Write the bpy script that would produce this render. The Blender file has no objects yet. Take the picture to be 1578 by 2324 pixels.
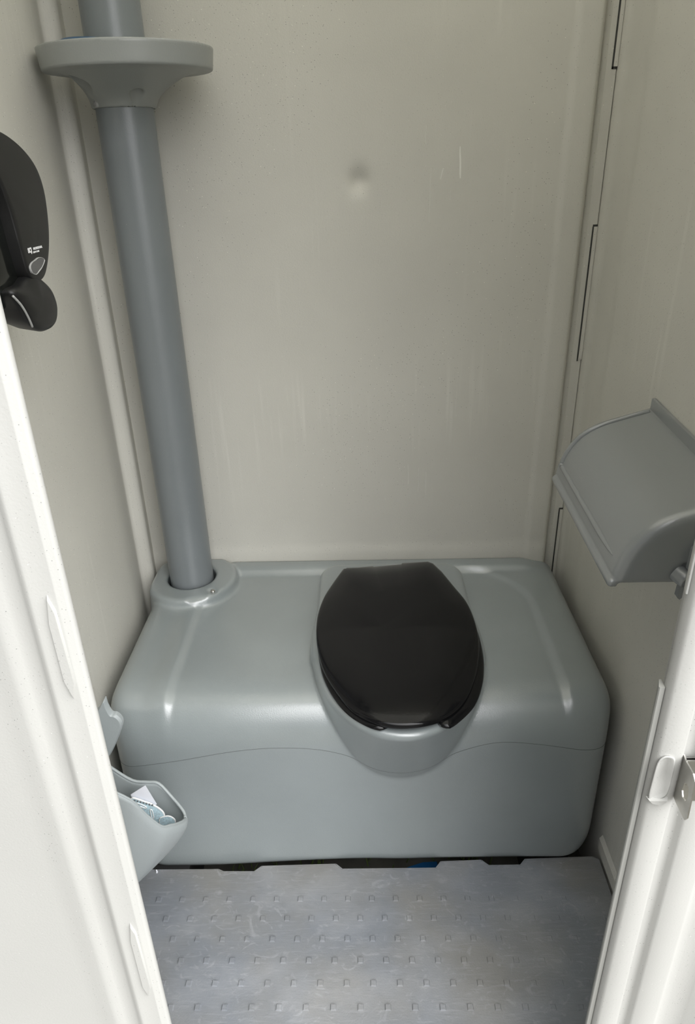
import bpy, bmesh, math, random
import numpy as np
from mathutils import Vector, Matrix

random.seed(4)
SC = bpy.context.scene
COL = SC.collection

# ------------------------------------------------------------------ camera
FPX = 1600.0
right = Vector((0.99959971, 0.01288436, -0.02518764))
down = Vector((-0.0168698, -0.44325439, -0.89623711))
fwd = Vector((-0.02271197, 0.89630327, -0.4428596))
cam_data = bpy.data.cameras.new('camera')
cam = bpy.data.objects.new('camera', cam_data)
COL.objects.link(cam)
cam.matrix_world = Matrix(((right.x, -down.x, -fwd.x, 0.52),
                           (right.y, -down.y, -fwd.y, -1.52),
                           (right.z, -down.z, -fwd.z, 1.31),
                           (0, 0, 0, 1)))
cam_data.sensor_fit = 'VERTICAL'
cam_data.sensor_height = 36.0
cam_data.lens = FPX / 2324.0 * 36.0
cam_data.clip_start = 0.01
SC.camera = cam

# ------------------------------------------------------------------ view, sky, light
SC.view_settings.view_transform = 'Standard'
SC.view_settings.look = 'None'
SC.view_settings.gamma = 1.0
SC.view_settings.use_curve_mapping = False
SC.view_settings.exposure = 0.34
SC.cycles.max_bounces = 10
SC.cycles.diffuse_bounces = 7
SC.cycles.glossy_bounces = 4
SC.cycles.transmission_bounces = 4

world = bpy.data.worlds.new('overcast_sky')
SC.world = world
world.use_nodes = True
wn = world.node_tree.nodes
wl = world.node_tree.links
wn.clear()
w_out = wn.new('ShaderNodeOutputWorld')
w_bg = wn.new('ShaderNodeBackground')
w_tc = wn.new('ShaderNodeTexCoord')
w_map = wn.new('ShaderNodeVectorMath'); w_map.operation = 'DOT_PRODUCT'
w_map.inputs[1].default_value = (0.52, -0.41, 0.75)     # brighter part of the cloud cover
w_ramp = wn.new('ShaderNodeValToRGB')
w_mr = wn.new('ShaderNodeMapRange')
w_mr.inputs['From Min'].default_value = -1; w_mr.inputs['From Max'].default_value = 1
w_ramp.color_ramp.elements[0].position = 0.76; w_ramp.color_ramp.elements[0].color = (0.035, 0.036, 0.038, 1)
w_ramp.color_ramp.elements[1].position = 0.99; w_ramp.color_ramp.elements[1].color = (1.0, 1.0, 1.0, 1)
wl.new(w_tc.outputs['Generated'], w_map.inputs[0])
wl.new(w_map.outputs['Value'], w_mr.inputs['Value'])
wl.new(w_mr.outputs['Result'], w_ramp.inputs['Fac'])
wl.new(w_ramp.outputs['Color'], w_bg.inputs['Color'])
wl.new(w_bg.outputs['Background'], w_out.inputs['Surface'])
w_bg.inputs['Strength'].default_value = 6.5

# ------------------------------------------------------------------ materials
def nodes_of(name):
    m = bpy.data.materials.new(name)
    m.use_nodes = True
    nt = m.node_tree
    return m, nt.nodes, nt.links, nt.nodes['Principled BSDF']

def plastic(name, col, rough=0.45, speck=0.0, lightspeck=0.0, bump=0.0, bscale=300.0,
            mottle=0.0, mscale=4.0, spec=0.5, speck_scale=150.0, streak=0.0, coat=0.0, metal=0.0, speckdark=0.25):
    m, n, l, b = nodes_of(name)
    b.inputs['Roughness'].default_value = rough
    b.inputs['Specular IOR Level'].default_value = spec
    b.inputs['Metallic'].default_value = metal
    if coat:
        b.inputs['Coat Weight'].default_value = coat
        b.inputs['Coat Roughness'].default_value = 0.06
    tc = n.new('ShaderNodeTexCoord')
    base = n.new('ShaderNodeRGB'); base.outputs[0].default_value = (*col, 1)
    cur = base.outputs[0]
    if mottle:
        no = n.new('ShaderNodeTexNoise'); no.inputs['Scale'].default_value = mscale
        no.inputs['Detail'].default_value = 5
        l.new(tc.outputs['Object'], no.inputs['Vector'])
        mr = n.new('ShaderNodeMapRange'); l.new(no.outputs['Fac'], mr.inputs['Value'])
        mr.inputs['From Min'].default_value = 0.3; mr.inputs['From Max'].default_value = 0.7
        mr.inputs['To Min'].default_value = 1 - mottle; mr.inputs['To Max'].default_value = 1 + mottle
        vm = n.new('ShaderNodeVectorMath'); vm.operation = 'SCALE'
        l.new(cur, vm.inputs[0]); l.new(mr.outputs[0], vm.inputs['Scale'])
        cur = vm.outputs[0]
    if streak:
        mp = n.new('ShaderNodeMapping'); mp.inputs['Scale'].default_value = (70, 70, 3.0)
        l.new(tc.outputs['Object'], mp.inputs['Vector'])
        no = n.new('ShaderNodeTexNoise'); no.inputs['Scale'].default_value = 1.0; no.inputs['Detail'].default_value = 3
        l.new(mp.outputs[0], no.inputs['Vector'])
        no2 = n.new('ShaderNodeTexNoise'); no2.inputs['Scale'].default_value = 3.2; no2.inputs['Detail'].default_value = 2
        l.new(tc.outputs['Object'], no2.inputs['Vector'])
        ma = n.new('ShaderNodeMapRange'); l.new(no.outputs['Fac'], ma.inputs['Value'])
        ma.inputs['From Min'].default_value = 0.55; ma.inputs['From Max'].default_value = 0.75
        mb = n.new('ShaderNodeMapRange'); l.new(no2.outputs['Fac'], mb.inputs['Value'])
        mb.inputs['From Min'].default_value = 0.5; mb.inputs['From Max'].default_value = 0.68
        mm = n.new('ShaderNodeMath'); mm.operation = 'MULTIPLY'
        l.new(ma.outputs[0], mm.inputs[0]); l.new(mb.outputs[0], mm.inputs[1])
        ms = n.new('ShaderNodeMath'); ms.operation = 'MULTIPLY'; ms.inputs[1].default_value = streak
        l.new(mm.outputs[0], ms.inputs[0])
        mx = n.new('ShaderNodeMixRGB'); mx.inputs[2].default_value = (col[0] * 1.35, col[1] * 1.35, col[2] * 1.37, 1)
        l.new(ms.outputs[0], mx.inputs[0]); l.new(cur, mx.inputs[1])
        cur = mx.outputs[0]
    def spots(cur, scale, amount, colr, r):
        vo = n.new('ShaderNodeTexVoronoi'); vo.inputs['Scale'].default_value = scale
        l.new(tc.outputs['Object'], vo.inputs['Vector'])
        lt = n.new('ShaderNodeMapRange'); l.new(vo.outputs['Distance'], lt.inputs['Value'])
        lt.inputs['From Min'].default_value = r; lt.inputs['From Max'].default_value = r * 0.6
        sp = n.new('ShaderNodeSeparateColor'); l.new(vo.outputs['Color'], sp.inputs[0])
        gt = n.new('ShaderNodeMath'); gt.operation = 'LESS_THAN'; gt.inputs[1].default_value = amount
        l.new(sp.outputs[0], gt.inputs[0])
        mu = n.new('ShaderNodeMath'); mu.operation = 'MULTIPLY'
        l.new(lt.outputs[0], mu.inputs[0]); l.new(gt.outputs[0], mu.inputs[1])
        m2 = n.new('ShaderNodeMath'); m2.operation = 'MULTIPLY'
        l.new(mu.outputs[0], m2.inputs[0]); l.new(sp.outputs[1], m2.inputs[1])
        mx = n.new('ShaderNodeMixRGB'); mx.inputs[2].default_value = (*colr, 1)
        l.new(m2.outputs[0], mx.inputs[0]); l.new(cur, mx.inputs[1])
        return mx.outputs[0]
    if speck:
        cur = spots(cur, speck_scale, speck, tuple(c * speckdark for c in col), 0.16)
    if lightspeck:
        cur = spots(cur, speck_scale * 0.8 + 7, lightspeck, tuple(min(1, c * 1.6) for c in col), 0.14)
    l.new(cur, b.inputs['Base Color'])
    if bump:
        no = n.new('ShaderNodeTexNoise'); no.inputs['Scale'].default_value = bscale; no.inputs['Detail'].default_value = 3
        l.new(tc.outputs['Object'], no.inputs['Vector'])
        bp = n.new('ShaderNodeBump'); bp.inputs['Strength'].default_value = bump; bp.inputs['Distance'].default_value = 0.001
        l.new(no.outputs['Fac'], bp.inputs['Height']); l.new(bp.outputs['Normal'], b.inputs['Normal'])
    return m

M = {}
WALL = (0.60, 0.588, 0.535)
M['wall'] = plastic('speckled_wall_plastic', WALL, 0.5, speck=0.50, speck_scale=210, lightspeck=0.12, bump=0.35, bscale=420, mottle=0.05, mscale=3.0, streak=0.35)
M['front'] = plastic('speckled_front_plastic', (0.44, 0.438, 0.417), 0.5, speck=0.60, speck_scale=260, speckdark=0.42, lightspeck=0.05, bump=0.15, bscale=420, mottle=0.03)
M['tank'] = plastic('grey_tank_plastic', (0.245, 0.273, 0.276), 0.26, spec=1.0, bump=0.25, bscale=500, mottle=0.06, mscale=5)
for _n in M['tank'].node_tree.nodes:
    if _n.type == 'BSDF_PRINCIPLED':
        _n.inputs['Coat Weight'].default_value = 0.9
        _n.inputs['Coat Roughness'].default_value = 0.30
M['pipe'] = plastic('grey_pipe_plastic', (0.185, 0.203, 0.213), 0.33, spec=0.7, bump=0.2, bscale=400, mottle=0.05, lightspeck=0.04)
M['collar'] = plastic('grey_shelf_plastic', (0.27, 0.282, 0.27), 0.36, bump=0.2, bscale=400)
M['holder'] = plastic('grey_holder_plastic', (0.25, 0.262, 0.265), 0.22, spec=1.0, bump=0.15, bscale=400)
M['urinal'] = plastic('grey_urinal_plastic', (0.33, 0.36, 0.365), 0.4, bump=0.15)
M['black'] = plastic('black_satin_plastic', (0.010, 0.010, 0.010), 0.40, spec=0.35)
M['gloss'] = plastic('black_gloss_plastic', (0.008, 0.009, 0.008), 0.12)
M['seat'] = plastic('black_seat_plastic', (0.006, 0.006, 0.0065), 0.11, spec=0.25,  bump=0.05, bscale=300)
M['white'] = plastic('white_print', (0.8, 0.8, 0.8), 0.5)
M['paper'] = plastic('white_paper', (0.72, 0.73, 0.78), 0.8)
M['button'] = plastic('grey_button_plastic', (0.09, 0.09, 0.09), 0.4)
M['rim'] = plastic('light_grey_rim', (0.35, 0.35, 0.34), 0.3)
M['steel'] = plastic('brushed_steel', (0.5, 0.49, 0.46), 0.32, metal=1.0, mottle=0.1, mscale=60)
M['cable'] = plastic('steel_cable', (0.32, 0.32, 0.33), 0.35, metal=1.0)
M['blue'] = plastic('blue_plastic', (0.03, 0.08, 0.15), 0.4)
M['wrap'] = plastic('blue_wrapper', (0.02, 0.16, 0.42), 0.4)
M['matblue'] = plastic('pale_blue_mesh', (0.52, 0.68, 0.75), 0.6, mottle=0.22, mscale=260)
M['dark'] = plastic('dark_skid_plastic', (0.02, 0.02, 0.02), 0.7)
M['ground'] = plastic('trodden_ground', (0.14, 0.135, 0.115), 0.95, mottle=0.3, mscale=9, bump=0.5, bscale=60)
M['grass'] = plastic('green_grass', (0.10, 0.16, 0.03), 0.7, mottle=0.3, mscale=30)
M['tan'] = plastic('jamb_rubber_edge', (0.32, 0.32, 0.30), 0.4)

# scuffed floor
m, n, l, b = nodes_of('scuffed_floor_plastic')
tc = n.new('ShaderNodeTexCoord')
def fl_noise(scale, mapping, lo, hi, detail=5, dist=0.0):
    mp = n.new('ShaderNodeMapping'); mp.inputs['Scale'].default_value = mapping
    mp.inputs['Rotation'].default_value = (0, 0, 0.05)
    l.new(tc.outputs['Object'], mp.inputs['Vector'])
    no = n.new('ShaderNodeTexNoise'); no.inputs['Scale'].default_value = scale; no.inputs['Detail'].default_value = detail
    no.inputs['Distortion'].default_value = dist
    l.new(mp.outputs[0], no.inputs['Vector'])
    mr = n.new('ShaderNodeMapRange'); l.new(no.outputs['Fac'], mr.inputs['Value'])
    mr.inputs['From Min'].default_value = lo; mr.inputs['From Max'].default_value = hi
    return mr.outputs[0]
def fl_mix(fac, a, c, k):
    mu = n.new('ShaderNodeMath'); mu.operation = 'MULTIPLY'; mu.inputs[1].default_value = k
    l.new(fac, mu.inputs[0])
    mx = n.new('ShaderNodeMixRGB'); l.new(mu.outputs[0], mx.inputs[0])
    if isinstance(a, tuple): mx.inputs[1].default_value = (*a, 1)
    else: l.new(a, mx.inputs[1])
    mx.inputs[2].default_value = (*c, 1)
    return mx.outputs[0]
c = fl_mix(fl_noise(5, (1, 1, 1), 0.4, 0.65), (0.175, 0.188, 0.208), (0.20, 0.198, 0.19), 1.0)
c = fl_mix(fl_noise(7, (1, 1.6, 1), 0.45, 0.9, dist=0.3, detail=8), c, (0.34, 0.35, 0.37), 0.6)
c = fl_mix(fl_noise(75, (0.30, 2.6, 1), 0.55, 0.85, dist=0.8), c, (0.38, 0.39, 0.41), 0.35)
c = fl_mix(fl_noise(26, (1.0, 1.3, 1), 0.58, 0.75, dist=2.5, detail=9), c, (0.40, 0.41, 0.43), 0.35)
c = fl_mix(fl_noise(300, (0.15, 1.5, 1), 0.55, 0.75), c, (0.08, 0.085, 0.09), 0.22)
l.new(c, b.inputs['Base Color'])
b.inputs['Roughness'].default_value = 0.5
no = n.new('ShaderNodeTexNoise'); no.inputs['Scale'].default_value = 350
l.new(tc.outputs['Object'], no.inputs['Vector'])
bp = n.new('ShaderNodeBump'); bp.inputs['Strength'].default_value = 0.4; bp.inputs['Distance'].default_value = 0.001
l.new(no.outputs['Fac'], bp.inputs['Height']); l.new(bp.outputs['Normal'], b.inputs['Normal'])
M['floor'] = m

# translucent roof
m, n, l, b = nodes_of('translucent_roof_plastic')
tr = n.new('ShaderNodeBsdfTranslucent'); tr.inputs['Color'].default_value = (0.95, 0.94, 0.88, 1)
df = n.new('ShaderNodeBsdfDiffuse'); df.inputs['Color'].default_value = (0.8, 0.8, 0.78, 1)
mx = n.new('ShaderNodeMixShader'); mx.inputs[0].default_value = 0.74
l.new(df.outputs[0], mx.inputs[1]); l.new(tr.outputs[0], mx.inputs[2])
l.new(mx.outputs[0], n['Material Output'].inputs['Surface'])
M['roof'] = m

# ------------------------------------------------------------------ helpers
def link_mesh(name, verts, faces, mat, parent=None, smooth=False, angle=None):
    me = bpy.data.meshes.new(name)
    me.from_pydata([tuple(map(float, v)) for v in verts], [], [tuple(int(i) for i in f) for f in faces])
    me.validate()
    me.update()
    bm = bmesh.new(); bm.from_mesh(me)
    bmesh.ops.recalc_face_normals(bm, faces=bm.faces)
    bm.to_mesh(me); bm.free()
    if smooth or angle:
        me.polygons.foreach_set('use_smooth', [True] * len(me.polygons))
        if angle:
            me.set_sharp_from_angle(angle=math.radians(angle))
    me.materials.append(M[mat])
    o = bpy.data.objects.new(name, me)
    COL.objects.link(o)
    if parent:
        o.parent = parent
        bpy.context.view_layer.update()
        o.matrix_parent_inverse = parent.matrix_world.inverted()
    return o

def structure(o):
    o['kind'] = 'structure'; return o

def thing(name, loc, label, cat, group=None):
    o = bpy.data.objects.new(name, None)
    o.empty_display_size = 0.05
    o.location = loc
    COL.objects.link(o)
    return tag(o, label, cat, group)

def tag(o, label, cat, group=None):
    o['label'] = label; o['category'] = cat
    if group: o['group'] = group
    return o

def merge(parts):
    V, F = [], []
    for v, f in parts:
        k = len(V); V += list(v); F += [tuple(i + k for i in q) for q in f]
    return V, F

def box(x0, x1, y0, y1, z0, z1):
    v = [(x, y, z) for x in (x0, x1) for y in (y0, y1) for z in (z0, z1)]
    return v, [(0, 1, 3, 2), (4, 6, 7, 5), (0, 4, 5, 1), (2, 3, 7, 6), (0, 2, 6, 4), (1, 5, 7, 3)]

def prism(poly, axis, a, b_):
    """extrude a closed 2D polygon along an axis; poly holds the other two coordinates in order"""
    n_ = len(poly)
    def P(p, t):
        q = list(p); q.insert(axis, t); return tuple(q)
    v = [P(p, a) for p in poly] + [P(p, b_) for p in poly]
    f = [tuple(range(n_)), tuple(range(2 * n_ - 1, n_ - 1, -1))]
    f += [(i, (i + 1) % n_, n_ + (i + 1) % n_, n_ + i) for i in range(n_)]
    return v, f

def loft(loops, cap0=True, cap1=True):
    n_ = len(loops[0]); V = [p for lp in loops for p in lp]; F = []
    for k in range(len(loops) - 1):
        for i in range(n_):
            j = (i + 1) % n_
            F.append((k * n_ + i, k * n_ + j, (k + 1) * n_ + j, (k + 1) * n_ + i))
    if cap0: F.append(tuple(range(n_)))
    if cap1: F.append(tuple((len(loops) - 1) * n_ + i for i in range(n_)))
    return V, F

def catmull(pts, per=6, closed=True):
    P = [np.array(p, float) for p in pts]; n_ = len(P); out = []
    rng = range(n_) if closed else range(n_ - 1)
    for i in rng:
        if closed: p0, p1, p2, p3 = P[i - 1], P[i], P[(i + 1) % n_], P[(i + 2) % n_]
        else: p0, p1, p2, p3 = P[max(i - 1, 0)], P[i], P[i + 1], P[min(i + 2, n_ - 1)]
        for k in range(per):
            t = k / per
            out.append(0.5 * ((2 * p1) + (-p0 + p2) * t + (2 * p0 - 5 * p1 + 4 * p2 - p3) * t * t + (-p0 + 3 * p1 - 3 * p2 + p3) * t ** 3))
    if not closed: out.append(P[-1])
    return out

def tube(path, r, seg=10, up=(0, 0, 1), r2=None, caps=True):
    path = [Vector(p) for p in path]; loops = []
    for i, p in enumerate(path):
        t = (path[min(i + 1, len(path) - 1)] - path[max(i - 1, 0)]).normalized()
        s = t.cross(Vector(up))
        if s.length < 1e-4: s = t.cross(Vector((1, 0, 0)))
        s.normalize(); u = s.cross(t).normalized()
        ra = r[i] if isinstance(r, (list, tuple)) else r
        rb = ra if r2 is None else r2 * (ra / (r[len(r) // 2] if isinstance(r, (list, tuple)) else r))
        loops.append([tuple(p + s * (ra * math.cos(2 * math.pi * k / seg)) + u * (rb * math.sin(2 * math.pi * k / seg))) for k in range(seg)])
    return loft(loops, caps, caps)

def lathe(profile, cx_, cy_, seg=64, caps=True):
    loops = [[(cx_ + r * math.cos(2 * math.pi * k / seg), cy_ + r * math.sin(2 * math.pi * k / seg), z) for k in range(seg)] for r, z in profile]
    return loft(loops, caps, caps)

def screw(name, p, nrm, r, mat, parent):
    """domed screw head with a cross recess rim"""
    nrm = Vector(nrm).normalized()
    a = nrm.orthogonal().normalized(); c2 = nrm.cross(a)
    loops = []
    for rr, h in ((1.0, -0.3), (1.0, 0.15), (0.85, 0.4), (0.45, 0.55), (0.4, 0.3)):
        loops.append([tuple(Vector(p) + nrm * (h * r) + (a * math.cos(t) + c2 * math.sin(t)) * (r * rr)) for t in [2 * math.pi * k / 20 for k in range(20)]])
    v, f = loft(loops)
    return link_mesh(name, v, f, mat, parent, angle=40)

# ---- signed distance helpers: smooth moulded plastic bodies
def smin(a, b_, k):
    h = np.clip(0.5 + 0.5 * (b_ - a) / k, 0, 1)
    return b_ * (1 - h) + a * h - k * h * (1 - h)
def smax(a, b_, k): return -smin(-a, -b_, k)
def sstep(a, b_, x):
    t = np.clip((x - a) / (b_ - a), 0, 1); return t * t * (3 - 2 * t)
def rrect(u, v, u0, u1, v0, v1, r00, r10, r01, r11):
    """2D box with one radius per corner (r10: high u, low v)"""
    uc, vc = (u0 + u1) / 2, (v0 + v1) / 2
    p, q = u - uc, v - vc
    r = np.where(p > 0, np.where(q > 0, r11, r10), np.where(q > 0, r01, r00))
    a = np.abs(p) - (u1 - u0) / 2 + r; c2 = np.abs(q) - (v1 - v0) / 2 + r
    return np.minimum(np.maximum(a, c2), 0) + np.hypot(np.maximum(a, 0), np.maximum(c2, 0)) - r
def poly_sdf(u, v, poly):
    P = np.array(poly); d = np.full(u.shape, 1e9); s = np.ones(u.shape)
    n_ = len(P); j = n_ - 1
    for i in range(n_):
        ex, ey = P[j] - P[i]; wx, wy = u - P[i][0], v - P[i][1]
        t = np.clip((wx * ex + wy * ey) / (ex * ex + ey * ey), 0, 1)
        d = np.minimum(d, (wx - ex * t) ** 2 + (wy - ey * t) ** 2)
        c1 = v >= P[i][1]; c2 = v < P[j][1]; c3 = ex * wy > ey * wx
        flip = (c1 & c2 & c3) | (~c1 & ~c2 & ~c3)
        s = np.where(flip, -s, s); j = i
    return s * np.sqrt(d)
def capsule(x, y, z, a, b_, r):
    a = np.array(a, float); b_ = np.array(b_, float); ba = b_ - a
    t = np.clip(((x - a[0]) * ba[0] + (y - a[1]) * ba[1] + (z - a[2]) * ba[2]) / ba.dot(ba), 0, 1)
    return np.sqrt((x - a[0] - ba[0] * t) ** 2 + (y - a[1] - ba[1] * t) ** 2 + (z - a[2] - ba[2] * t) ** 2) - r

def sdf_project(fn, V, it=4, e=4e-4):
    for _ in range(it):
        x, y, z = V.T; d = fn(x, y, z)
        g = np.stack([(fn(x + e, y, z) - fn(x - e, y, z)), (fn(x, y + e, z) - fn(x, y - e, z)), (fn(x, y, z + e) - fn(x, y, z - e))], 1) / (2 * e)
        step = (d / np.maximum((g * g).sum(1), 0.2))[:, None] * g
        ln = np.linalg.norm(step, axis=1, keepdims=True)
        V = V - step * np.minimum(1, 0.003 / np.maximum(ln, 1e-9))
    return V

def sdf_mesh(fn, lo, hi, h):
    ax = [np.arange(lo[i], hi[i] + h, h) for i in range(3)]
    X, Y, Z = np.meshgrid(*ax, indexing='ij')
    D = fn(X, Y, Z); S = D < 0
    nx, ny, nz = D.shape
    acc = np.zeros((nx - 1, ny - 1, nz - 1, 3)); cnt = np.zeros((nx - 1, ny - 1, nz - 1))
    for a in range(3):
        sl0 = [slice(None)] * 3; sl1 = [slice(None)] * 3
        sl0[a] = slice(0, -1); sl1[a] = slice(1, None)
        d0, d1 = D[tuple(sl0)], D[tuple(sl1)]
        cr = S[tuple(sl0)] != S[tuple(sl1)]
        t = np.where(cr, d0 / np.where(cr, d0 - d1, 1), 0)
        I = np.indices(d0.shape).astype(float)
        I[a] += t
        oth = [k for k in range(3) if k != a]
        for s1 in (0, 1):
            for s2 in (0, 1):
                sel = [slice(None)] * 3
                sel[oth[0]] = slice(s1, (-1 if s1 == 0 else None)); sel[oth[1]] = slice(s2, (-1 if s2 == 0 else None))
                sel = tuple(sel); c_ = cr[sel]
                cnt += c_
                for k in range(3): acc[..., k] += np.where(c_, I[k][sel], 0)
    idx = -np.ones(cnt.shape, int); mk = cnt > 0
    idx[mk] = np.arange(mk.sum())
    V = acc[mk] / cnt[mk][:, None] * h + np.array(lo)
    F = []
    for a in range(3):
        b1, b2 = (a + 1) % 3, (a + 2) % 3
        sl0 = [slice(None)] * 3; sl1 = [slice(None)] * 3
        sl0[a] = slice(0, -1); sl1[a] = slice(1, None)
        cr = S[tuple(sl0)] != S[tuple(sl1)]
        pos = S[tuple(sl0)]
        W = np.argwhere(cr)
        ok = (W[:, b1] > 0) & (W[:, b2] > 0) & (W[:, b1] < D.shape[b1] - 1) & (W[:, b2] < D.shape[b2] - 1)
        W = W[ok]; fl = pos[tuple(W.T)]
        q = []
        for o1, o2 in ((1, 1), (0, 1), (0, 0), (1, 0)):
            w = W.copy(); w[:, b1] -= o1; w[:, b2] -= o2
            q.append(idx[tuple(w.T)])
        Q = np.stack(q, 1); Q[~fl] = Q[~fl][:, ::-1]
        F.append(Q)
    F = np.concatenate(F)
    return sdf_project(fn, V), F

def link_sdf(name, fn, lo, hi, h, mat, parent=None):
    V, F = sdf_mesh(fn, lo, hi, h)
    me = bpy.data.meshes.new(name)
    me.vertices.add(len(V)); me.vertices.foreach_set('co', V.astype(np.float32).ravel())
    me.loops.add(len(F) * 4); me.loops.foreach_set('vertex_index', F.astype(np.int32).ravel())
    me.polygons.add(len(F)); me.polygons.foreach_set('loop_start', np.arange(0, len(F) * 4, 4, dtype=np.int32))
    me.update(calc_edges=True); me.validate()
    me.polygons.foreach_set('use_smooth', [True] * len(me.polygons))
    me.materials.append(M[mat])
    o = bpy.data.objects.new(name, me); COL.objects.link(o)
    if parent:
        o.parent = parent; bpy.context.view_layer.update()
        o.matrix_parent_inverse = parent.matrix_world.inverted()
    return o

# ------------------------------------------------------------------ the cabin shell
ZT = 2.05
def wall_profile(name, prof, back, z0, z1, mat='wall'):
    """prof: plan points (x, y) of the visible face; back: closing points behind it"""
    v, f = prism(list(prof) + list(back), 2, z0, z1)
    return structure(link_mesh(name, v, f, mat, angle=50))

left_prof = [(0, -0.978), (0, -0.200), (-0.003, -0.165), (-0.009, -0.125), (-0.016, -0.090), (-0.021, -0.070), (-0.021, -0.064), (-0.016, -0.0595),
             (-0.006, -0.0555), (0.000, -0.0505), (0.0032, -0.045), (0.0030, -0.038), (0.0005, -0.024), (-0.0025, -0.010), (-0.004, 0.0)]
wall_profile('wall_left', left_prof, [(-0.004, 0.03), (-0.05, 0.03), (-0.05, -0.978)], -0.13, ZT)
right_prof = [(1.005, -0.978), (1.005, -0.150), (1.0056, -0.135), (1.009, -0.120), (1.0095, -0.105), (1.0095, -0.030), (1.008, -0.018), (1.004, -0.008), (1.001, -0.002), (1.0005, 0.016)]
wall_profile('wall_right', right_prof, [(1.0005, 0.03), (1.05, 0.03), (1.05, -0.978)], -0.13, ZT)

# back wall: a fine grid so the dent and the slight waviness are real relief
def back_y(x, z):
    y = 0.0018 * math.sin(3.1 * x + 1.0) * math.sin(2.3 * z) + 0.0015 * math.sin(7.0 * x - 2.1 * z) * math.sin(5 * z + 1)
    y *= min(1, max(0, (x - 0.15) / 0.2)) * min(1, max(0, (0.93 - x) / 0.15)) * min(1, max(0, (z - 0.42) / 0.1))
    r2 = ((x - 0.522) / 0.0165) ** 2 + ((z - 1.2795) / 0.0185) ** 2
    y += 0.0105 * math.exp(-r2 * 0.8)
    # raised border strip beside the corner moulding
    t = min(1, max(0, (x - 0.908) / 0.018)); y -= 0.0035 * t * t * (3 - 2 * t)
    t = min(1, max(0, (x - 0.945) / 0.0225)); y += 0.0035 * t * t + 0.014 * max(0, (x - 0.959) / 0.0105) ** 2
    # shallow moulded foot of the panel
    t = min(1, max(0, (0.475 - z) / 0.03)); y -= 0.003 * t * t * (3 - 2 * t)
    return y
xs = sorted(set([round(v, 4) for v in list(np.linspace(-0.004, 0.90, 70)) + list(np.linspace(0.90, 0.9695, 30)) + list(np.linspace(0.48, 0.565, 30))]))
zs = sorted(set([round(v, 4) for v in list(np.linspace(-0.10, 0.40, 7)) + list(np.linspace(0.42, 0.5, 12)) + list(np.linspace(0.52, ZT, 90)) + list(np.linspace(1.235, 1.325, 30))]))
V = [(x, back_y(x, z), z) for x in xs for z in zs]; nz_ = len(zs); nx_ = len(xs)
F = [(i * nz_ + j, (i + 1) * nz_ + j, (i + 1) * nz_ + j + 1, i * nz_ + j + 1) for i in range(nx_ - 1) for j in range(nz_ - 1)]
k0 = len(V)
V += [(x, 0.03, z) for x in xs for z in zs]
F += [tuple(k0 + q for q in reversed(f)) for f in F[:]]
for i in range(nx_ - 1):
    for j in (0, nz_ - 1):
        F.append((i * nz_ + j, (i + 1) * nz_ + j, k0 + (i + 1) * nz_ + j, k0 + i * nz_ + j))
for j in range(nz_ - 1):
    for i in (0, nx_ - 1):
        F.append((i * nz_ + j, i * nz_ + j + 1, k0 + i * nz_ + j + 1, k0 + i * nz_ + j))
wall_back = structure(link_mesh('wall_back', V, F, 'wall', angle=40))

# run marks on the back wall: thin dried drips
def drip(pts, w):
    V, F = [], []
    for i, (x, z) in enumerate(pts):
        ww = w * (0.4 + 0.6 * math.sin(math.pi * (i + 0.7) / (len(pts) + 0.6)))
        y = back_y(x, z)
        V += [(x - ww, y - 0.0001, z), (x, y - 0.0006, z), (x + ww, y - 0.0001, z)]
        if i:
            a = 3 * (i - 1); F += [(a, a + 1, a + 4, a + 3), (a + 1, a + 2, a + 5, a + 4)]
    return V, F
M['drip'] = plastic('dried_drip', (0.80, 0.79, 0.74), 0.5)
M['drip_faint'] = plastic('faint_dried_drip', (0.68, 0.667, 0.615), 0.5)
for pts, w, mt in (([(0.7165, 1.334), (0.7170, 1.322), (0.7185, 1.305), (0.7190, 1.288), (0.7195, 1.279)], 0.0016, 'drip'),
               ([(0.6630, 1.299), (0.6622, 1.28), (0.6618, 1.262), (0.6620, 1.235), (0.6616, 1.20)], 0.0011, 'drip_faint'),
               ([(0.6860, 1.298), (0.6835, 1.288), (0.6810, 1.278)], 0.0009, 'drip'),
               ([(0.651, 1.371), (0.650, 1.352), (0.6505, 1.34)], 0.0009, 'drip_faint'),
               ([(0.703, 1.268), (0.7015, 1.25), (0.7005, 1.24)], 0.0008, 'drip_faint'),
               ([(0.625, 0.68), (0.6265, 0.655), (0.6260, 0.63)], 0.0009, 'drip_faint'),
               ([(0.650, 0.67), (0.6512, 0.64), (0.6505, 0.61)], 0.0009, 'drip_faint'),
               ([(0.668, 0.66), (0.6675, 0.635), (0.6685, 0.60)], 0.0009, 'drip_faint')):
    v, f = drip(pts, w)
    link_mesh('drip_mark', v, f, mt, wall_back)

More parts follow.
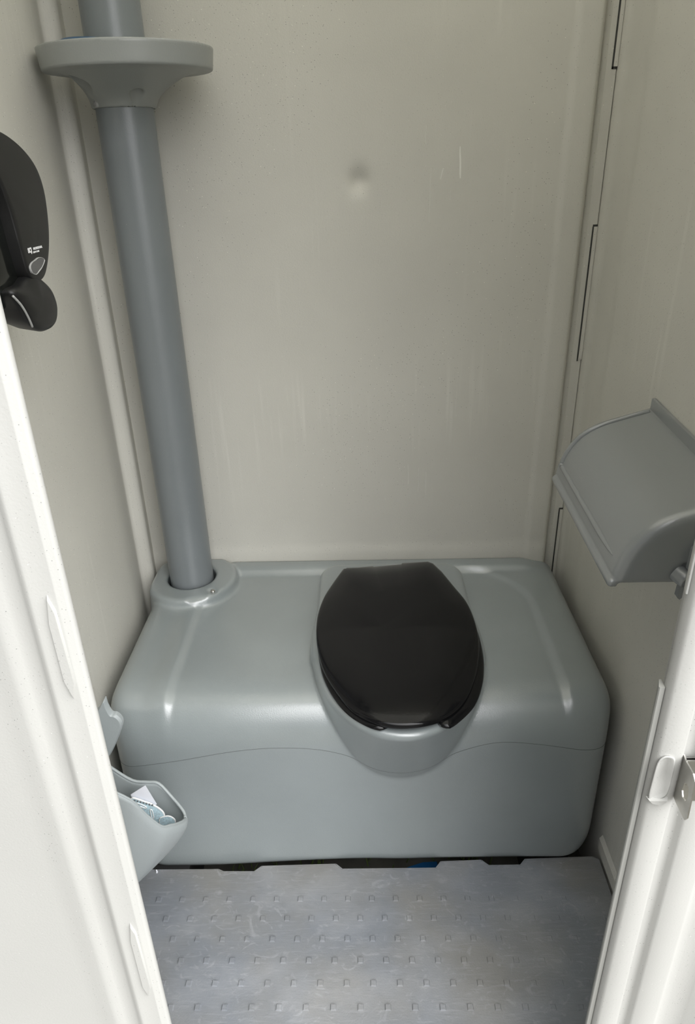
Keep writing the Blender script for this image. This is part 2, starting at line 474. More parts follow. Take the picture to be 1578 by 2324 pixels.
# corner moulding in the right back corner (with long slots)
TY = 0.006
bx_parts = []
slots = [(1.4536, 1.95), (0.9113, 1.184), (0.02, 0.5515)]   # heights of the long tongues
corner = [(0.9690, 0.03), (0.9690, 0.022), (0.9715, 0.019), (0.9745, 0.0155), (0.9780, 0.0135), (0.9800, 0.011), (0.9990, 0.011), (0.9992, 0.020), (1.0002, 0.020), (1.0002, 0.03)]
trim = structure(link_mesh('trim_1', *prism(corner, 2, 0.0, ZT), 'wall', angle=30))
M['slot'] = plastic('slot_shadow_gap', (0.05, 0.05, 0.045), 0.8)
for a, b2 in slots:
    fr = [box(0.9930, 0.9999, 0.0085, 0.012, a + 0.004, b2)]
    link_mesh('slot_tongue', *merge(fr), 'wall', trim)
    gap = [box(0.9900, 0.9930, 0.0102, 0.012, a, b2)]
    gap.append(box(0.9905, 1.0, 0.0102, 0.012, (a if a > 1.3 else b2 - 0.0), (a if a > 1.3 else b2 - 0.0) + 0.004))
    link_mesh('slot_gap', *merge(gap), 'slot', trim)

# pale flange at the foot of the right wall
structure(link_mesh('baseboard_right', *prism([(1.0040, 0.004), (0.9990, 0.010), (0.9990, 0.040), (1.0049, 0.050)], 1, -0.97, -0.50), 'wall', angle=30))

# floor plate with its notched back edge and raised studs
edge = [(0.050, -0.538), (0.1900, -0.538), (0.2056, -0.5375), (0.2174, -0.5428), (0.2807, -0.5432), (0.2948, -0.531), (0.4503, -0.5268), (0.4643, -0.5385),
        (0.6566, -0.5373), (0.6682, -0.5225), (0.7538, -0.5194), (0.7673, -0.5319), (0.8319, -0.5313), (0.8438, -0.5179), (0.985, -0.513), (0.998, -0.520)]
fp = edge + [(0.998, -1.03), (0.025, -1.03), (0.025, -0.572), (0.030, -0.552), (0.038, -0.543)]
parts = [prism(fp, 2, -0.014, 0.0)]
# slim raised lip round the notches
for i in range(0, len(edge) - 1):
    (x0, y0), (x1, y1) = edge[i], edge[i + 1]
    d = Vector((x1 - x0, y1 - y0)); nn = Vector((d.y, -d.x)).normalized() * 0.0022
    parts.append(prism([(x0, y0), (x1, y1), (x1 + nn.x, y1 + nn.y), (x0 + nn.x, y0 + nn.y)], 2, -0.0001, 0.0012))
for r in range(11):
    y = -0.6052 - 0.0402 * r
    x = 0.0979 + (0.02435 if r % 2 else 0.0) - 0.0473
    while x < 0.985:
        if x > 0.05:
            s, t, hgt = 0.0054, 0.0042, 0.0026
            if x > 0.80: hgt = 0.0010
            lp0 = [(x - s, y - s, 0), (x + s, y - s, 0), (x + s, y + s, 0), (x - s, y + s, 0)]
            lp1 = [(x - t, y - t, hgt), (x + t, y - t, hgt), (x + t, y + t, hgt), (x - t, y + t, hgt)]
            parts.append(loft([lp0, lp1], False, True))
        x += 0.0473
structure(link_mesh('floor', *merge(parts), 'floor'))

# skids under the cabin, ground
for x0 in (0.06, 0.86):
    structure(link_mesh('trim_2' if x0 < 0.5 else 'trim_3', *box(x0, x0 + 0.08, -1.0, 0.02, -0.13, -0.014), 'dark'))
structure(link_mesh('ground', *box(-8, 9, -10, 7, -0.17, -0.13), 'ground'))

# roof (milky translucent) 
structure(link_mesh('ceiling', *box(-0.04, 1.04, -1.02, 0.03, ZT, ZT + 0.004), 'roof'))

# front wall: left panel, right panel, header. Relief runs the full height.
FZ = 1.92
lp = [(-0.05, -0.984), (0.150, -0.984), (0.168, -0.9850), (0.178, -0.9868), (0.185, -0.9868), (0.192, -0.984), (0.197, -0.9830), (0.207, -0.9830),
      (0.211, -0.9845), (0.2150, -0.9880), (0.2185, -0.9882), (0.2210, -0.9875), (0.2400, -0.9865), (0.2415, -0.9865), (0.2424, -0.9856), (0.2475, -0.9852), (0.2495, -0.9835), (0.2505, -0.9810), (0.2505, -0.978),
      (0.2320, -0.955), (0.222, -0.945), (0.20, -0.962), (-0.05, -0.962)]
rp = [(0.8350, -0.935), (0.8100, -0.9760), (0.8110, -0.9790), (0.8130, -0.9845), (0.8165, -0.9865), (0.8370, -0.9870), (0.8395, -0.9855), (0.8425, -0.9810),
      (0.8500, -0.9810), (0.8525, -0.9825), (0.8550, -0.9865), (0.8580, -0.9880), (0.8850, -0.9880), (0.8885, -0.9860), (0.8960, -0.9800), (0.905, -0.978), (0.93, -0.978), (0.94, -0.986), (1.05, -0.986),
      (1.05, -0.958), (0.86, -0.958), (0.83, -0.935)]
front_left = structure(link_mesh('wall_front_left', *prism(lp, 2, -0.02, FZ), 'front', angle=60))
front_right = structure(link_mesh('wall_front_right', *prism(rp, 2, -0.02, FZ), 'front', angle=60))
structure(link_mesh('wall_front_top', *box(-0.05, 1.05, -0.986, -0.955, FZ, ZT), 'front'))
structure(link_mesh('trim_4', *box(0.252, 0.806, -1.04, -1.03, -0.03, 0.0), 'floor'))

# moulded wedges on the left panel
def wedge(z0, z1):
    v = []
    yb = -0.986
    out = [(0.2330, z1), (0.2385, z1 - 0.018), (0.2402, z0 + 0.022), (0.2345, z0), (0.2290, z0 + 0.022), (0.2285, z1 - 0.030)]
    out = [(x, z) for x, z in out]
    inn = [(0.2335, z1 - 0.008), (0.2370, z1 - 0.022), (0.2390, z0 + 0.024), (0.2347, z0 + 0.008), (0.2302, z0 + 0.026), (0.2298, z1 - 0.034)]
    l0 = [(x, yb + 0.001, z) for x, z in out]; l1 = [(x, yb - 0.0038, z) for x, z in inn]
    return loft([l0, l1])
for z0, z1 in ((0.845, 0.972), (0.355, 0.508)):
    link_mesh('hinge_lug', *wedge(z0, z1), 'front', front_left, angle=30)

# latch pocket and inner lip on the right panel
lipz = [(-0.01, 0.8466)]
link_mesh('door_stop', *prism([(0.8085, -0.966), (0.8042, -0.9772), (0.8050, -0.9784), (0.8098, -0.9784), (0.8110, -0.966)], 2, 0.0, 0.8466), 'tan', front_right, angle=40)
pk = catmull([(0.8135, 0.709), (0.8135, 0.735), (0.8145, 0.757), (0.8185, 0.7645), (0.824, 0.7655), (0.829, 0.7625), (0.8305, 0.752), (0.8308, 0.735), (0.8300, 0.715), (0.8255, 0.7085), (0.8190, 0.7065)], 4)
l0 = [(p[0], -0.9868, p[1]) for p in pk]
cxp, czp = 0.822, 0.736
l1 = [(cxp + (p[0] - cxp) * 1.14, -0.9885, czp + (p[1] - czp) * 1.05) for p in pk]
l2 = [(cxp + (p[0] - cxp) * 0.95, -0.9888, czp + (p[1] - czp) * 0.98) for p in pk]
l3 = [(cxp + (p[0] - cxp) * 0.78, -0.9872, czp + (p[1] - czp) * 0.92) for p in pk]
link_mesh('door_stop', *prism([(0.8125, -0.968), (0.8085, -0.9785), (0.8090, -0.9798), (0.8105, -0.9802), (0.8135, -0.968)], 2, 0.955, FZ), 'front', front_right, angle=40)
link_mesh('latch_pocket', *loft([l0, l1, l2, l3], False, True), 'front', front_right, smooth=True)
led = [(0.8105, 0.7085), (0.8335, 0.7080), (0.8315, 0.7035), (0.8270, 0.6985), (0.8240, 0.6995), (0.8150, 0.7025)]
link_mesh('latch_ledge', *loft([[(x, -0.9860, z) for x, z in led], [(0.822 + (x - 0.822) * .8, -0.9915, 0.7045 + (z - 0.7045) * .7) for x, z in led]]), 'front', front_right, angle=30)

# ------------------------------------------------------------------ strike plate
sp = thing('strike_plate', (0.84, -0.992, 0.70), 'bare steel latch striker bracket screwed to the right door jamb', 'bracket')
# upright blade: outline in (y, z), with a lozenge hole
outer = [(-0.9850, 0.7660), (-0.9915, 0.7635), (-1.0085, 0.7640), (-1.0150, 0.7600), (-1.0175, 0.7120), (-1.0140, 0.7055), (-0.9915, 0.7060), (-0.9850, 0.7075)]
hole = [(-1.0035, 0.7455), (-1.0110, 0.7380), (-1.0100, 0.7300), (-1.0070, 0.7235), (-1.0000, 0.7230), (-0.9975, 0.7260), (-0.9980, 0.7330), (-1.0005, 0.7400)]
def plate_with_hole(outer, hole, x0, x1):
    V = []; F = []
    n1 = len(outer)
    for x in (x0, x1):
        V += [(x, y, z) for y, z in outer]; V += [(x, y, z) for y, z in hole]
    for i in range(n1):
        j = (i + 1) % n1
        F.append((i, j, n1 + j, n1 + i)); k = 2 * n1
        F.append((k + i, k + n1 + i, k + n1 + j, k + j))
        F.append((i, k + i, k + j, j)); F.append((n1 + i, n1 + j, k + n1 + j, k + n1 + i))
    return V, F
hole = [(-0.9985, 0.7400), (-1.0005, 0.7430), (-1.0040, 0.7450), (-1.0085, 0.7420), (-1.0100, 0.7330), (-1.0075, 0.7250), (-1.0010, 0.7240), (-0.9975, 0.7290)]
link_mesh('plate', *plate_with_hole(outer, hole, 0.8395, 0.8410), 'steel', sp, angle=30)
link_mesh('flange', *box(0.8400, 0.8640, -0.9925, -0.9885, 0.7620, 0.7640), 'steel', sp)
link_mesh('flange', *box(0.8410, 0.8640, -0.9905, -0.9880, 0.7060, 0.7640), 'steel', sp)
screw('screw', (0.8480, -0.9915, 0.7340), (0, -1, 0.1), 0.0045, 'steel', sp)

# ------------------------------------------------------------------ toilet: tank, pedestal, seat, lid
toilet = thing('toilet', (0.52, -0.3, -0.012), 'wide grey moulded toilet tank bench with black seat and lid, against the back wall', 'toilet')
ZT0 = 0.423
def tank_sdf(x, y, z):
    # soft relief of the deck, applied as a height shift
    h = 0.010 * sstep(-0.055, -0.035, y) * sstep(0.17, 0.20, x) * sstep(0.955, 0.90, x)
    inner = rrect(x, y, 0.145, 0.895, -0.60, -0.035, 0.02, 0.02, 0.02, 0.16)
    h = h - 0.0065 * sstep(0.012, -0.010, inner) + 0.003
    # faint trough down the left side of the deck
    h = h - 0.004 * np.exp(-((x - 0.095) / 0.022) ** 2) * sstep(-0.16, -0.22, y)
    ramp = sstep(0.26, 0.41, z)
    zz = z - h * ramp
    # lower front face is very slightly hollow beside the pedestal
    yy = y - 0.004 * (np.exp(-((x - 0.33) / 0.13) ** 2) + np.exp(-((x - 0.84) / 0.12) ** 2) * 0.8 - 1.1 * np.exp(-((x - 0.583) / 0.05) ** 2)) * sstep(0.30, 0.12, z) * sstep(-0.35, -0.5, y)
    sag = 0.020 * sstep(0.55, 0.15, x) * sstep(0.22, 0.0, z)
    zz = zz + sag
    a = rrect(x, zz, 0.010, 1.000, -0.012, ZT0, 0.085, 0.085, 0.050, 0.060)
    b2 = rrect(yy, zz, -0.535, 0.06, -0.012, ZT0, 0.028, 0.0, 0.115, 0.0)
    c2 = rrect(x, y, 0.010, 1.000, -0.535, 0.06, 0.085, 0.090, 0.0, 0.0)
    d = smax(smax(a, b2, 0.03), c2, 0.05)
    # tapered pedestal under the seat
    cx_, cy_ = 0.583, -0.352
    bb = 0.277 - (0.446 - z) * 0.52
    bb = np.maximum(bb, 0.06)
    aa = 0.172
    q = np.sqrt(((x - cx_) / aa) ** 2 + ((y - cy_) / bb) ** 2)
    gl = np.sqrt(((x - cx_) / aa ** 2) ** 2 + ((y - cy_) / bb ** 2) ** 2)
    e = q * (q - 1) / np.maximum(gl, 1e-3)
    e = np.where(q < 0.2, -0.05, e)
    rear = rrect(x, y, cx_ - 0.168, cx_ + 0.168, -0.40, -0.045, 0.02, 0.02, 0.05, 0.05)
    ped = smin(e, rear, 0.02)
    ped = smax(ped, z - 0.446 - 0.012 * sstep(-0.40, -0.05, y) * 0.0, 0.020)
    ped = np.maximum(ped, 0.14 - z)
    d = smin(d, ped, 0.004)
    # raised boss round the vent pipe
    px, py = 0.108, -0.085
    r = np.hypot(x - px, y - py)
    boss = smax(r - 0.106, z - 0.437 - 0.0 * r, 0.012)
    boss = np.maximum(boss, 0.30 - z)
    boss = smax(boss, 0.016 - x, 0.01)
    d = smin(d, boss, 0.014)
    # thumb hollow and screw pad in the boss
    d = smax(d, -capsule(x, y, z, (0.128, -0.190, 0.447), (0.152, -0.184, 0.447), 0.0155), 0.006)
    d = smax(d, -capsule(x, y, z, (0.172, -0.153, 0.446), (0.168, -0.147, 0.446), 0.0135), 0.003)
    # hole for the pipe
    d = smax(d, -np.maximum(r - 0.0565, 0.36 - z), 0.004)
    d = np.maximum(d, y + 0.004)
    return d
link_sdf('tank', tank_sdf, (-0.01, -0.66, -0.05), (1.02, 0.02, 0.47), 0.004, 'tank', toilet)

# mould parting line that waves across the front face
pl = [(0.030, 0.268), (0.060, 0.272), (0.0841, 0.278), (0.16, 0.291), (0.26, 0.312), (0.3418, 0.3202), (0.42, 0.3165), (0.475, 0.302), (0.515, 0.281), (0.545, 0.272), (0.583, 0.2685), (0.62, 0.272),
      (0.652, 0.281), (0.695, 0.308), (0.7632, 0.328), (0.84, 0.3235), (0.9292, 0.3075), (0.965, 0.302), (0.985, 0.298)]
pts = catmull([(x, z) for x, z in pl], 8, closed=False)
PV = np.array([(p[0], -0.60, p[1]) for p in pts])
for _ in range(40):                                 # march inwards along y until the plastic is met
    d = tank_sdf(*PV.T); PV[:, 1] += np.clip(d, -0.01, 0.01) * 0.8
M['parting'] = plastic('parting_line_plastic', (0.10, 0.11, 0.11), 0.5)
link_mesh('parting_line', *tube([tuple(p) for p in PV], 0.00055, 6), 'parting', toilet, smooth=True)
screw('screw', (0.1700, -0.1495, 0.4355), (0.1, -0.4, 1), 0.0050, 'steel', toilet)

# lid outline seen from above, at rim height
LID = [(0.4715, -0.1219), (0.5390, -0.1130), (0.5405, -0.1155), (0.6060, -0.1065), (0.6080, -0.1015), (0.6690, -0.0970), (0.6800, -0.1060), (0.6960, -0.1400), (0.7159, -0.1981), (0.7365, -0.2594), (0.7437, -0.3239),
       (0.7430, -0.3835), (0.7345, -0.4387), (0.7172, -0.5022), (0.6910, -0.5605), (0.6560, -0.5980), (0.6135, -0.6155), (0.5690, -0.6190), (0.5324, -0.6081), (0.4950, -0.5797),
       (0.4671, -0.5339), (0.4408, -0.4723), (0.4259, -0.4052), (0.4202, -0.3472), (0.4210, -0.2928), (0.4305, -0.2347), (0.4480, -0.1819), (0.4640, -0.1400)]
L2 = LID[:7] + [tuple(p) for p in catmull(LID[7:], 5, closed=False)]
lcx, lcy = 0.580, -0.36
def lidring(s, z, dy=0.0):
    out = []
    for x, y in L2:
        dx, dyy = x - lcx, y - lcy
        ln = math.hypot(dx, dyy)
        k = (ln - s) / ln
        out.append((lcx + dx * k, lcy + dyy * k + dy, z + 0.010 * max(0, (y + 0.36) / 0.26)))
    return out
rings = [lidring(0.010, 0.4560), lidring(0.001, 0.4560), lidring(0.0, 0.4580), lidring(0.0, 0.4630), lidring(0.0012, 0.4652), lidring(0.004, 0.4668), lidring(0.010, 0.4688), lidring(0.018, 0.4708), lidring(0.027, 0.4729), lidring(0.038, 0.4751), lidring(0.050, 0.4770), lidring(0.064, 0.4785), lidring(0.082, 0.4796), lidring(0.105, 0.4803), lidring(0.13, 0.4806)]
lid = link_mesh('lid', *loft(rings), 'seat', toilet, angle=50)
# crease ribs either side of the lid's hinge end
for a, b2 in (((0.6715, -0.125, 0.4765), (0.700, -0.245, 0.4725)), ((0.4800, -0.150, 0.4755), (0.4650, -0.285, 0.4722))):
    pth = [Vector(a).lerp(Vector(b2), t / 8) for t in range(9)]
    link_mesh('crease', *tube([tuple(p) for p in pth], [0.0006 + 0.0012 * math.sin(math.pi * t / 8) for t in range(9)], 6), 'seat', lid, smooth=True)
# open-front seat ring under the lid
ring = [(0.557, -0.612), (0.532, -0.605), (0.497, -0.578), (0.468, -0.535), (0.443, -0.475), (0.4285, -0.405), (0.4240, -0.345), (0.4250, -0.290), (0.4350, -0.235), (0.4650, -0.175), (0.52, -0.145), (0.583, -0.138),
        (0.65, -0.145), (0.70, -0.18), (0.735, -0.245), (0.7480, -0.320), (0.7500, -0.385), (0.7440, -0.445), (0.7290, -0.505), (0.7040, -0.560), (0.6680, -0.600), (0.648, -0.612)]
inn = []
for x, y in ring:
    dx, dy = x - 0.585, y + 0.375; ln = math.hypot(dx, dy); k = (ln - 0.021) / ln
    inn.append((0.5835 + dx * k, -0.375 + dy * k - 0.006, 0.4505))
pth = catmull(inn, 5, closed=False)
nn_ = len(pth)
rr = [0.021 * min(1, 0.55 + 0.45 * min(i, nn_ - 1 - i) / 3) for i in range(nn_)]
link_mesh('seat', *tube([tuple(p) for p in pth], rr, 16, r2=0.0075), 'seat', toilet, smooth=True)
for x in (0.50, 0.655):
    link_mesh('hinge', *tube([(x - 0.022, -0.108, 0.457), (x + 0.022, -0.105, 0.457)], 0.009, 14), 'seat', toilet, angle=40)

# ------------------------------------------------------------------ vent pipe and its round shelf
vp = thing('vent_pipe', (0.108, -0.085, 0.36), 'tall grey vent pipe with funnel-shaped round shelf, rising from the tank\'s left corner', 'pipe')
v, f = lathe([(0.0505, 0.361), (0.0505, 1.97), (0.046, 1.97), (0.046, 0.361)], 0.108, -0.085, 72, caps=False)
link_mesh('pipe', v, f + [tuple((3 * 72 + k, 3 * 72 + (k + 1) % 72, (k + 1) % 72, k) for k in range(72))[k] for k in range(72)], 'pipe', vp, angle=40)
def shelf_sdf(x, y, z):
    px, py = 0.108, -0.085
    z0, z1, z2 = 1.4065, 1.455, 1.4885
    # horn: circle whose centre slides from the pipe to the shelf's middle and whose radius flares
    t = np.clip((z - z0) / (z1 - z0), 0, 1)
    cxx = px + (0.143 - px) * t ** 2; cyy = py + (-0.150 + 0.085) * t ** 2
    rad = 0.0560 + 0.003 * t + 0.043 * t ** 2.2
    horn = (np.hypot(x - cxx, y - cyy) - rad) * 0.7
    horn = smax(smax(horn, z0 - z, 0.004), z - 1.470, 0.004)
    # side clamping ears
    disc_r = np.hypot(x - 0.143, y + 0.150)
    tilt = z - 0.02 * (y + 0.15) 
    disc = smax(disc_r - (0.1375 + 0.12 * (tilt - z1)), np.abs(tilt - (z1 + z2) / 2) - (z2 - z1) / 2, 0.0035)
    d = smin(horn, disc, 0.009)
    # scooped grooves each side of the front apron, where the clamp screws sit
    for ax_, bx_, rc in (((0.0583, -0.1326, 1.392), (0.0600, -0.1700, 1.436), 0.0195), ((0.1425, -0.1347, 1.390), (0.1500, -0.1470, 1.423), 0.0130)):
        d = smax(d, -capsule(x, y, z, ax_, bx_, rc), 0.002)
    d = smax(d, -(np.hypot(x - px, y - py) - 0.0507), 0.002)
    return d
link_sdf('shelf_collar', shelf_sdf, (-0.005, -0.30, 1.395), (0.29, -0.004, 1.50), 0.003, 'collar', vp)
screw('screw', (0.0732, -0.1302, 1.4130), (-0.55, -0.85, 0.05), 0.0056, 'rim', vp)

# blue deodorant disc resting on the shelf
pk_v, pk_f = lathe([(0.0, 1.4885), (0.036, 1.4885), (0.041, 1.4910), (0.041, 1.4955), (0.034, 1.4990), (0.022, 1.5003), (0.020, 1.4985), (0.0, 1.4985)], 0.0, 0.0, 40, caps=False)
pk_v = [(x + 0.085, y * 0.8 - 0.180, z) for x, y, z in pk_v]
tag(link_mesh('deodorant_disc', pk_v, pk_f, 'blue', angle=40), 'blue round disc peeking over the rim of the pipe shelf', 'air freshener')

# ------------------------------------------------------------------ black hand cleanser dispenser on the left wall
sd = thing('soap_dispenser', (0.0, -0.62, 1.14), 'black oval hand cleanser dispenser with push lever on the left wall', 'soap dispenser')
def ring_yz(pts, x, s=0.0, c0=None):
    cy0 = sum(p[0] for p in pts) / len(pts); cz0 = sum(p[1] for p in pts) / len(pts)
    out = []
    for y, z in pts:
        dy, dz = y - cy0, z - cz0; ln = math.hypot(dy, dz); k = (ln - s) / ln
        out.append((x, cy0 + dy * k, cz0 + dz * k))
    return out
body = catmull([(-0.542, 1.29), (-0.556, 1.328), (-0.602, 1.352), (-0.650, 1.345), (-0.690, 1.31), (-0.708, 1.25), (-0.712, 1.19), (-0.704, 1.154), (-0.665, 1.149), (-0.615, 1.160), (-0.575, 1.19), (-0.548, 1.24)], 6)
link_mesh('body', *loft([ring_yz(body, 0.0, 0.004), ring_yz(body, 0.02, 0.0), ring_yz(body, 0.06, 0.0), ring_yz(body, 0.082, 0.006), ring_yz(body, 0.095, 0.018), ring_yz(body, 0.101, 0.04)]), 'gloss', sd, smooth=True)
cover = catmull([(-0.6175, 1.3530), (-0.572, 1.3395), (-0.5383, 1.3181), (-0.5258, 1.290), (-0.5311, 1.2535), (-0.545, 1.2224), (-0.566, 1.1980), (-0.5850, 1.1875), (-0.6060, 1.1885), (-0.6240, 1.200),
                 (-0.6303, 1.2309), (-0.6350, 1.2699), (-0.6460, 1.3027), (-0.6600, 1.330), (-0.6500, 1.350)], 6)
cov = link_mesh('front_cover', *loft([ring_yz(cover, 0.03, 0.006), ring_yz(cover, 0.07, 0.001), ring_yz(cover, 0.1135, 0.0), ring_yz(cover, 0.1150, 0.001), ring_yz(cover, 0.1158, 0.003), ring_yz(cover, 0.1164, 0.010)]), 'black', sd, angle=35)
def pcoord(u, v):   # a spot on the cover: picks the (y, z) already worked out for it
    return u, v
btn = catmull([(-0.6203, 1.2066), (-0.6139, 1.2107), (-0.6028, 1.2127), (-0.5936, 1.2143), (-0.5850, 1.2139), (-0.5773, 1.2120), (-0.5741, 1.2099), (-0.5764, 1.2072), (-0.5864, 1.2016), (-0.5972, 1.1980), (-0.6069, 1.1958), (-0.6130, 1.1971), (-0.6188, 1.2002)], 4)
bt = link_mesh('button', *loft([ring_yz(btn, 0.1158, 0.0), ring_yz(btn, 0.1180, 0.0), ring_yz(btn, 0.1184, 0.0008), ring_yz(btn, 0.1174, 0.0017)]), 'rim', sd, angle=40)
link_mesh('button_face', *loft([ring_yz(btn, 0.1165, 0.0017), ring_yz(btn, 0.1177, 0.0017), ring_yz(btn, 0.1179, 0.003)]), 'button', bt, angle=40)
lever = catmull([(-0.672, 1.186), (-0.640, 1.190), (-0.607, 1.1985), (-0.5837, 1.188), (-0.5605, 1.172), (-0.5520, 1.155), (-0.5550, 1.1397), (-0.5670, 1.1290), (-0.5892, 1.1245), (-0.6138, 1.1274), (-0.6350, 1.1370), (-0.6497, 1.1483), (-0.6600, 1.166)], 6)
link_mesh('push_lever', *loft([ring_yz(lever, 0.045, 0.02), ring_yz(lever, 0.085, 0.004), ring_yz(lever, 0.108, 0.0), ring_yz(lever, 0.113, 0.002), ring_yz(lever, 0.1165, 0.010), ring_yz(lever, 0.118, 0.03)]), 'black', sd, smooth=True)
edgep = catmull([(0.1135, -0.673, 1.1810), (0.1150, -0.6600, 1.168), (0.1145, -0.6480, 1.152), (0.1125, -0.6380, 1.138)], 5, closed=False)
link_mesh('lever_trim', *tube([tuple(p) for p in edgep], 0.0014, 8), 'rim', sd, smooth=True)
# curved sight window on the near side
win = catmull([(0.070, -0.690, 1.31), (0.078, -0.7035, 1.27), (0.080, -0.7070, 1.22), (0.078, -0.7050, 1.18)], 6, closed=False)
link_mesh('sight_window', *tube([tuple(p) for p in win], [0.004] * len(win), 10), 'gloss', sd, smooth=True)
# printed lettering on the cover
def lettering(body_, size, x, y, z, parent, name, bold=0.0, sx=1.0):
    cu = bpy.data.curves.new(name, 'FONT'); cu.body = body_; cu.size = size; cu.extrude = 0.00015; cu.offset = bold
    to = bpy.data.objects.new('tmp', cu); COL.objects.link(to)
    bpy.context.view_layer.update()
    dg = bpy.context.evaluated_depsgraph_get()
    me = bpy.data.meshes.new_from_object(to.evaluated_get(dg))
    bpy.data.objects.remove(to)
    V = [(x + v.co.z, y + v.co.x * sx, z + v.co.y) for v in me.vertices]
    F = [tuple(p.vertices) for p in me.polygons]
    return link_mesh(name, V, F, 'white', parent)
lettering('SCJ', 0.0074, 0.1168, -0.6145, 1.2222, cov, 'logo_lettering', bold=0.0004, sx=1.0)
lettering('PROFESSIONAL', 0.0038, 0.1168, -0.5985, 1.2240, cov, 'logo_lettering', bold=0.0001, sx=1.05)
lettering('SKIN CARE', 0.0028, 0.1168, -0.6010, 1.2204, cov, 'logo_lettering', bold=0.00005, sx=1.35)

# ------------------------------------------------------------------ toilet paper holder on the right wall
TA = math.radians(-3.5) * -1
hold = thing('toilet_paper_holder', (1.0, -0.37, 0.80), 'large grey domed toilet paper holder on the right wall above the tank', 'toilet paper holder')
arc = [tuple(p) for p in catmull([(0.8585, 0.818), (0.8600, 0.828), (0.8630, 0.840), (0.8690, 0.858), (0.8800, 0.8780), (0.8970, 0.8955), (0.9200, 0.9085), (0.9500, 0.9185), (0.9780, 0.9270), (0.9950, 0.9320)], 5, closed=False)]
prof = [(1.003, 0.805), (0.866, 0.805), (0.8590, 0.811)] + arc + [(1.003, 0.9340)]
Y0, Y1 = -0.702, -0.372
def holder_sdf(x, y, z):
    d2 = poly_sdf(x, z, prof)
    d = smax(d2, Y0 - y, 0.018)
    d = smax(d, y - Y1, 0.008)
    lip = rrect(x, z, 0.8520, 0.866, 0.8000, 0.8125, 0.005, 0.002, 0.005, 0.002)
    lip = smax(lip, np.maximum(Y0 + 0.004 - y, y - Y1 + 0.002), 0.008)
    d = smin(d, lip, 0.004)
    # sunken bottom panel on the near end
    d = np.maximum(d, -np.maximum(np.maximum(0.934 + (z - 0.805) * 0.30 - x, z - 0.842), y - (Y0 + 0.0022)))
    return np.maximum(d, x - 1.0015)
hs = link_sdf('cover', holder_sdf, (0.845, -0.715, 0.792), (1.008, -0.36, 0.942), 0.0025, 'holder', hold)
yb = Y1 - 0.016
bead = [(0.9950, yb, 0.9305)] + [(x, yb, z) for x, z in arc[::-1] if 0.846 < z < 0.929]
bead += [(0.8632, yb - 0.0010, 0.8400), (0.8626, yb - 0.004, 0.8370), (0.8626, yb - 0.010, 0.8358), (0.8626, -0.45, 0.8358), (0.8626, -0.55, 0.8358), (0.8626, -0.64, 0.8358), (0.8628, -0.672, 0.8358)]
bead = catmull(bead, 3, closed=False)
nb = len(bead)
link_mesh('bead', *tube([tuple(p) for p in bead], [0.0046 * min(1.0, 0.2 + (nb - 1 - i) / 5) for i in range(nb)], 14, up=(0.3, 0.2, 1)), 'holder', hold, smooth=True)
bp_ = link_mesh('back_plate', *prism([(1.0045, 0.81), (0.9988, 0.81), (0.9988, 0.9495), (0.9992, 0.9515), (1.0045, 0.9515)], 1, Y0 + 0.01, Y1 - 0.008), 'holder', hold, angle=40)
# lock: slotted hasp, barrel, cable
LX, LZ = 0.006, 0.021
def hs2(x, y, z):
    x = x - LX; z = z - LZ
    d = smax(rrect(x, z, 0.9420, 0.9550, 0.8130, 0.8510, 0.004, 0.004, 0.006, 0.006), np.abs(y + 0.709) - 0.0095, 0.005)
    sl = smax(rrect(x, z, 0.9485, 0.9535, 0.8160, 0.8265, 0.002, 0.002, 0.002, 0.002), y + 0.708, 0.0005)
    return np.maximum(d, -sl)
link_sdf('hasp', hs2, (0.938 + LX, -0.722, 0.808 + LZ), (0.960 + LX, -0.696, 0.855 + LZ), 0.001, 'holder', hold)
a = Vector((0.9360 + LX, -0.700, 0.8040 + LZ)); axis = Vector((0.45, -0.85, -0.20)).normalized()
ortho = axis.orthogonal().normalized(); o2 = axis.cross(ortho)
loops = []
for t, r in ((-0.002, 0.0125), (0.012, 0.0120), (0.0150, 0.0118), (0.0165, 0.0105), (0.0168, 0.004)):
    loops.append([tuple(a + axis * t + (ortho * math.cos(2 * math.pi * k / 28) + o2 * math.sin(2 * math.pi * k / 28)) * r) for k in range(28)])
link_mesh('lock_barrel', *loft(loops), 'holder', hold, angle=40)
for dz, dx in ((LZ, LX), (LZ - 0.0150, LX - 0.004)):
    pth = catmull([(0.9480 + dx, -0.705, 0.806 + dz), (0.9515 + dx, -0.718, 0.803 + dz), (0.9575 + dx, -0.722, 0.795 + dz), (0.9660 + dx, -0.716, 0.788 + dz), (0.972 + dx, -0.702, 0.786 + dz)], 5, closed=False)
    link_mesh('lock_cable', *tube([tuple(p) for p in pth], 0.0019, 8), 'cable', hold, smooth=True)
link_mesh('lock_tab', *prism([(q[0] + LX, q[1] + LZ) for q in [(0.9370, 0.7935), (0.9430, 0.7935), (0.9440, 0.7735), (0.9400, 0.7690), (0.9365, 0.7720)]], 1, -0.712, -0.702), 'holder', hold, angle=30)
link_mesh('lock_tab', *prism([(q[0] + LX, q[1] + LZ) for q in [(0.9460, 0.7935), (0.9505, 0.7935), (0.9520, 0.7740), (0.9490, 0.7710), (0.9455, 0.7740)]], 1, -0.716, -0.704), 'cable', hold, angle=30)
hold.rotation_euler.x = TA

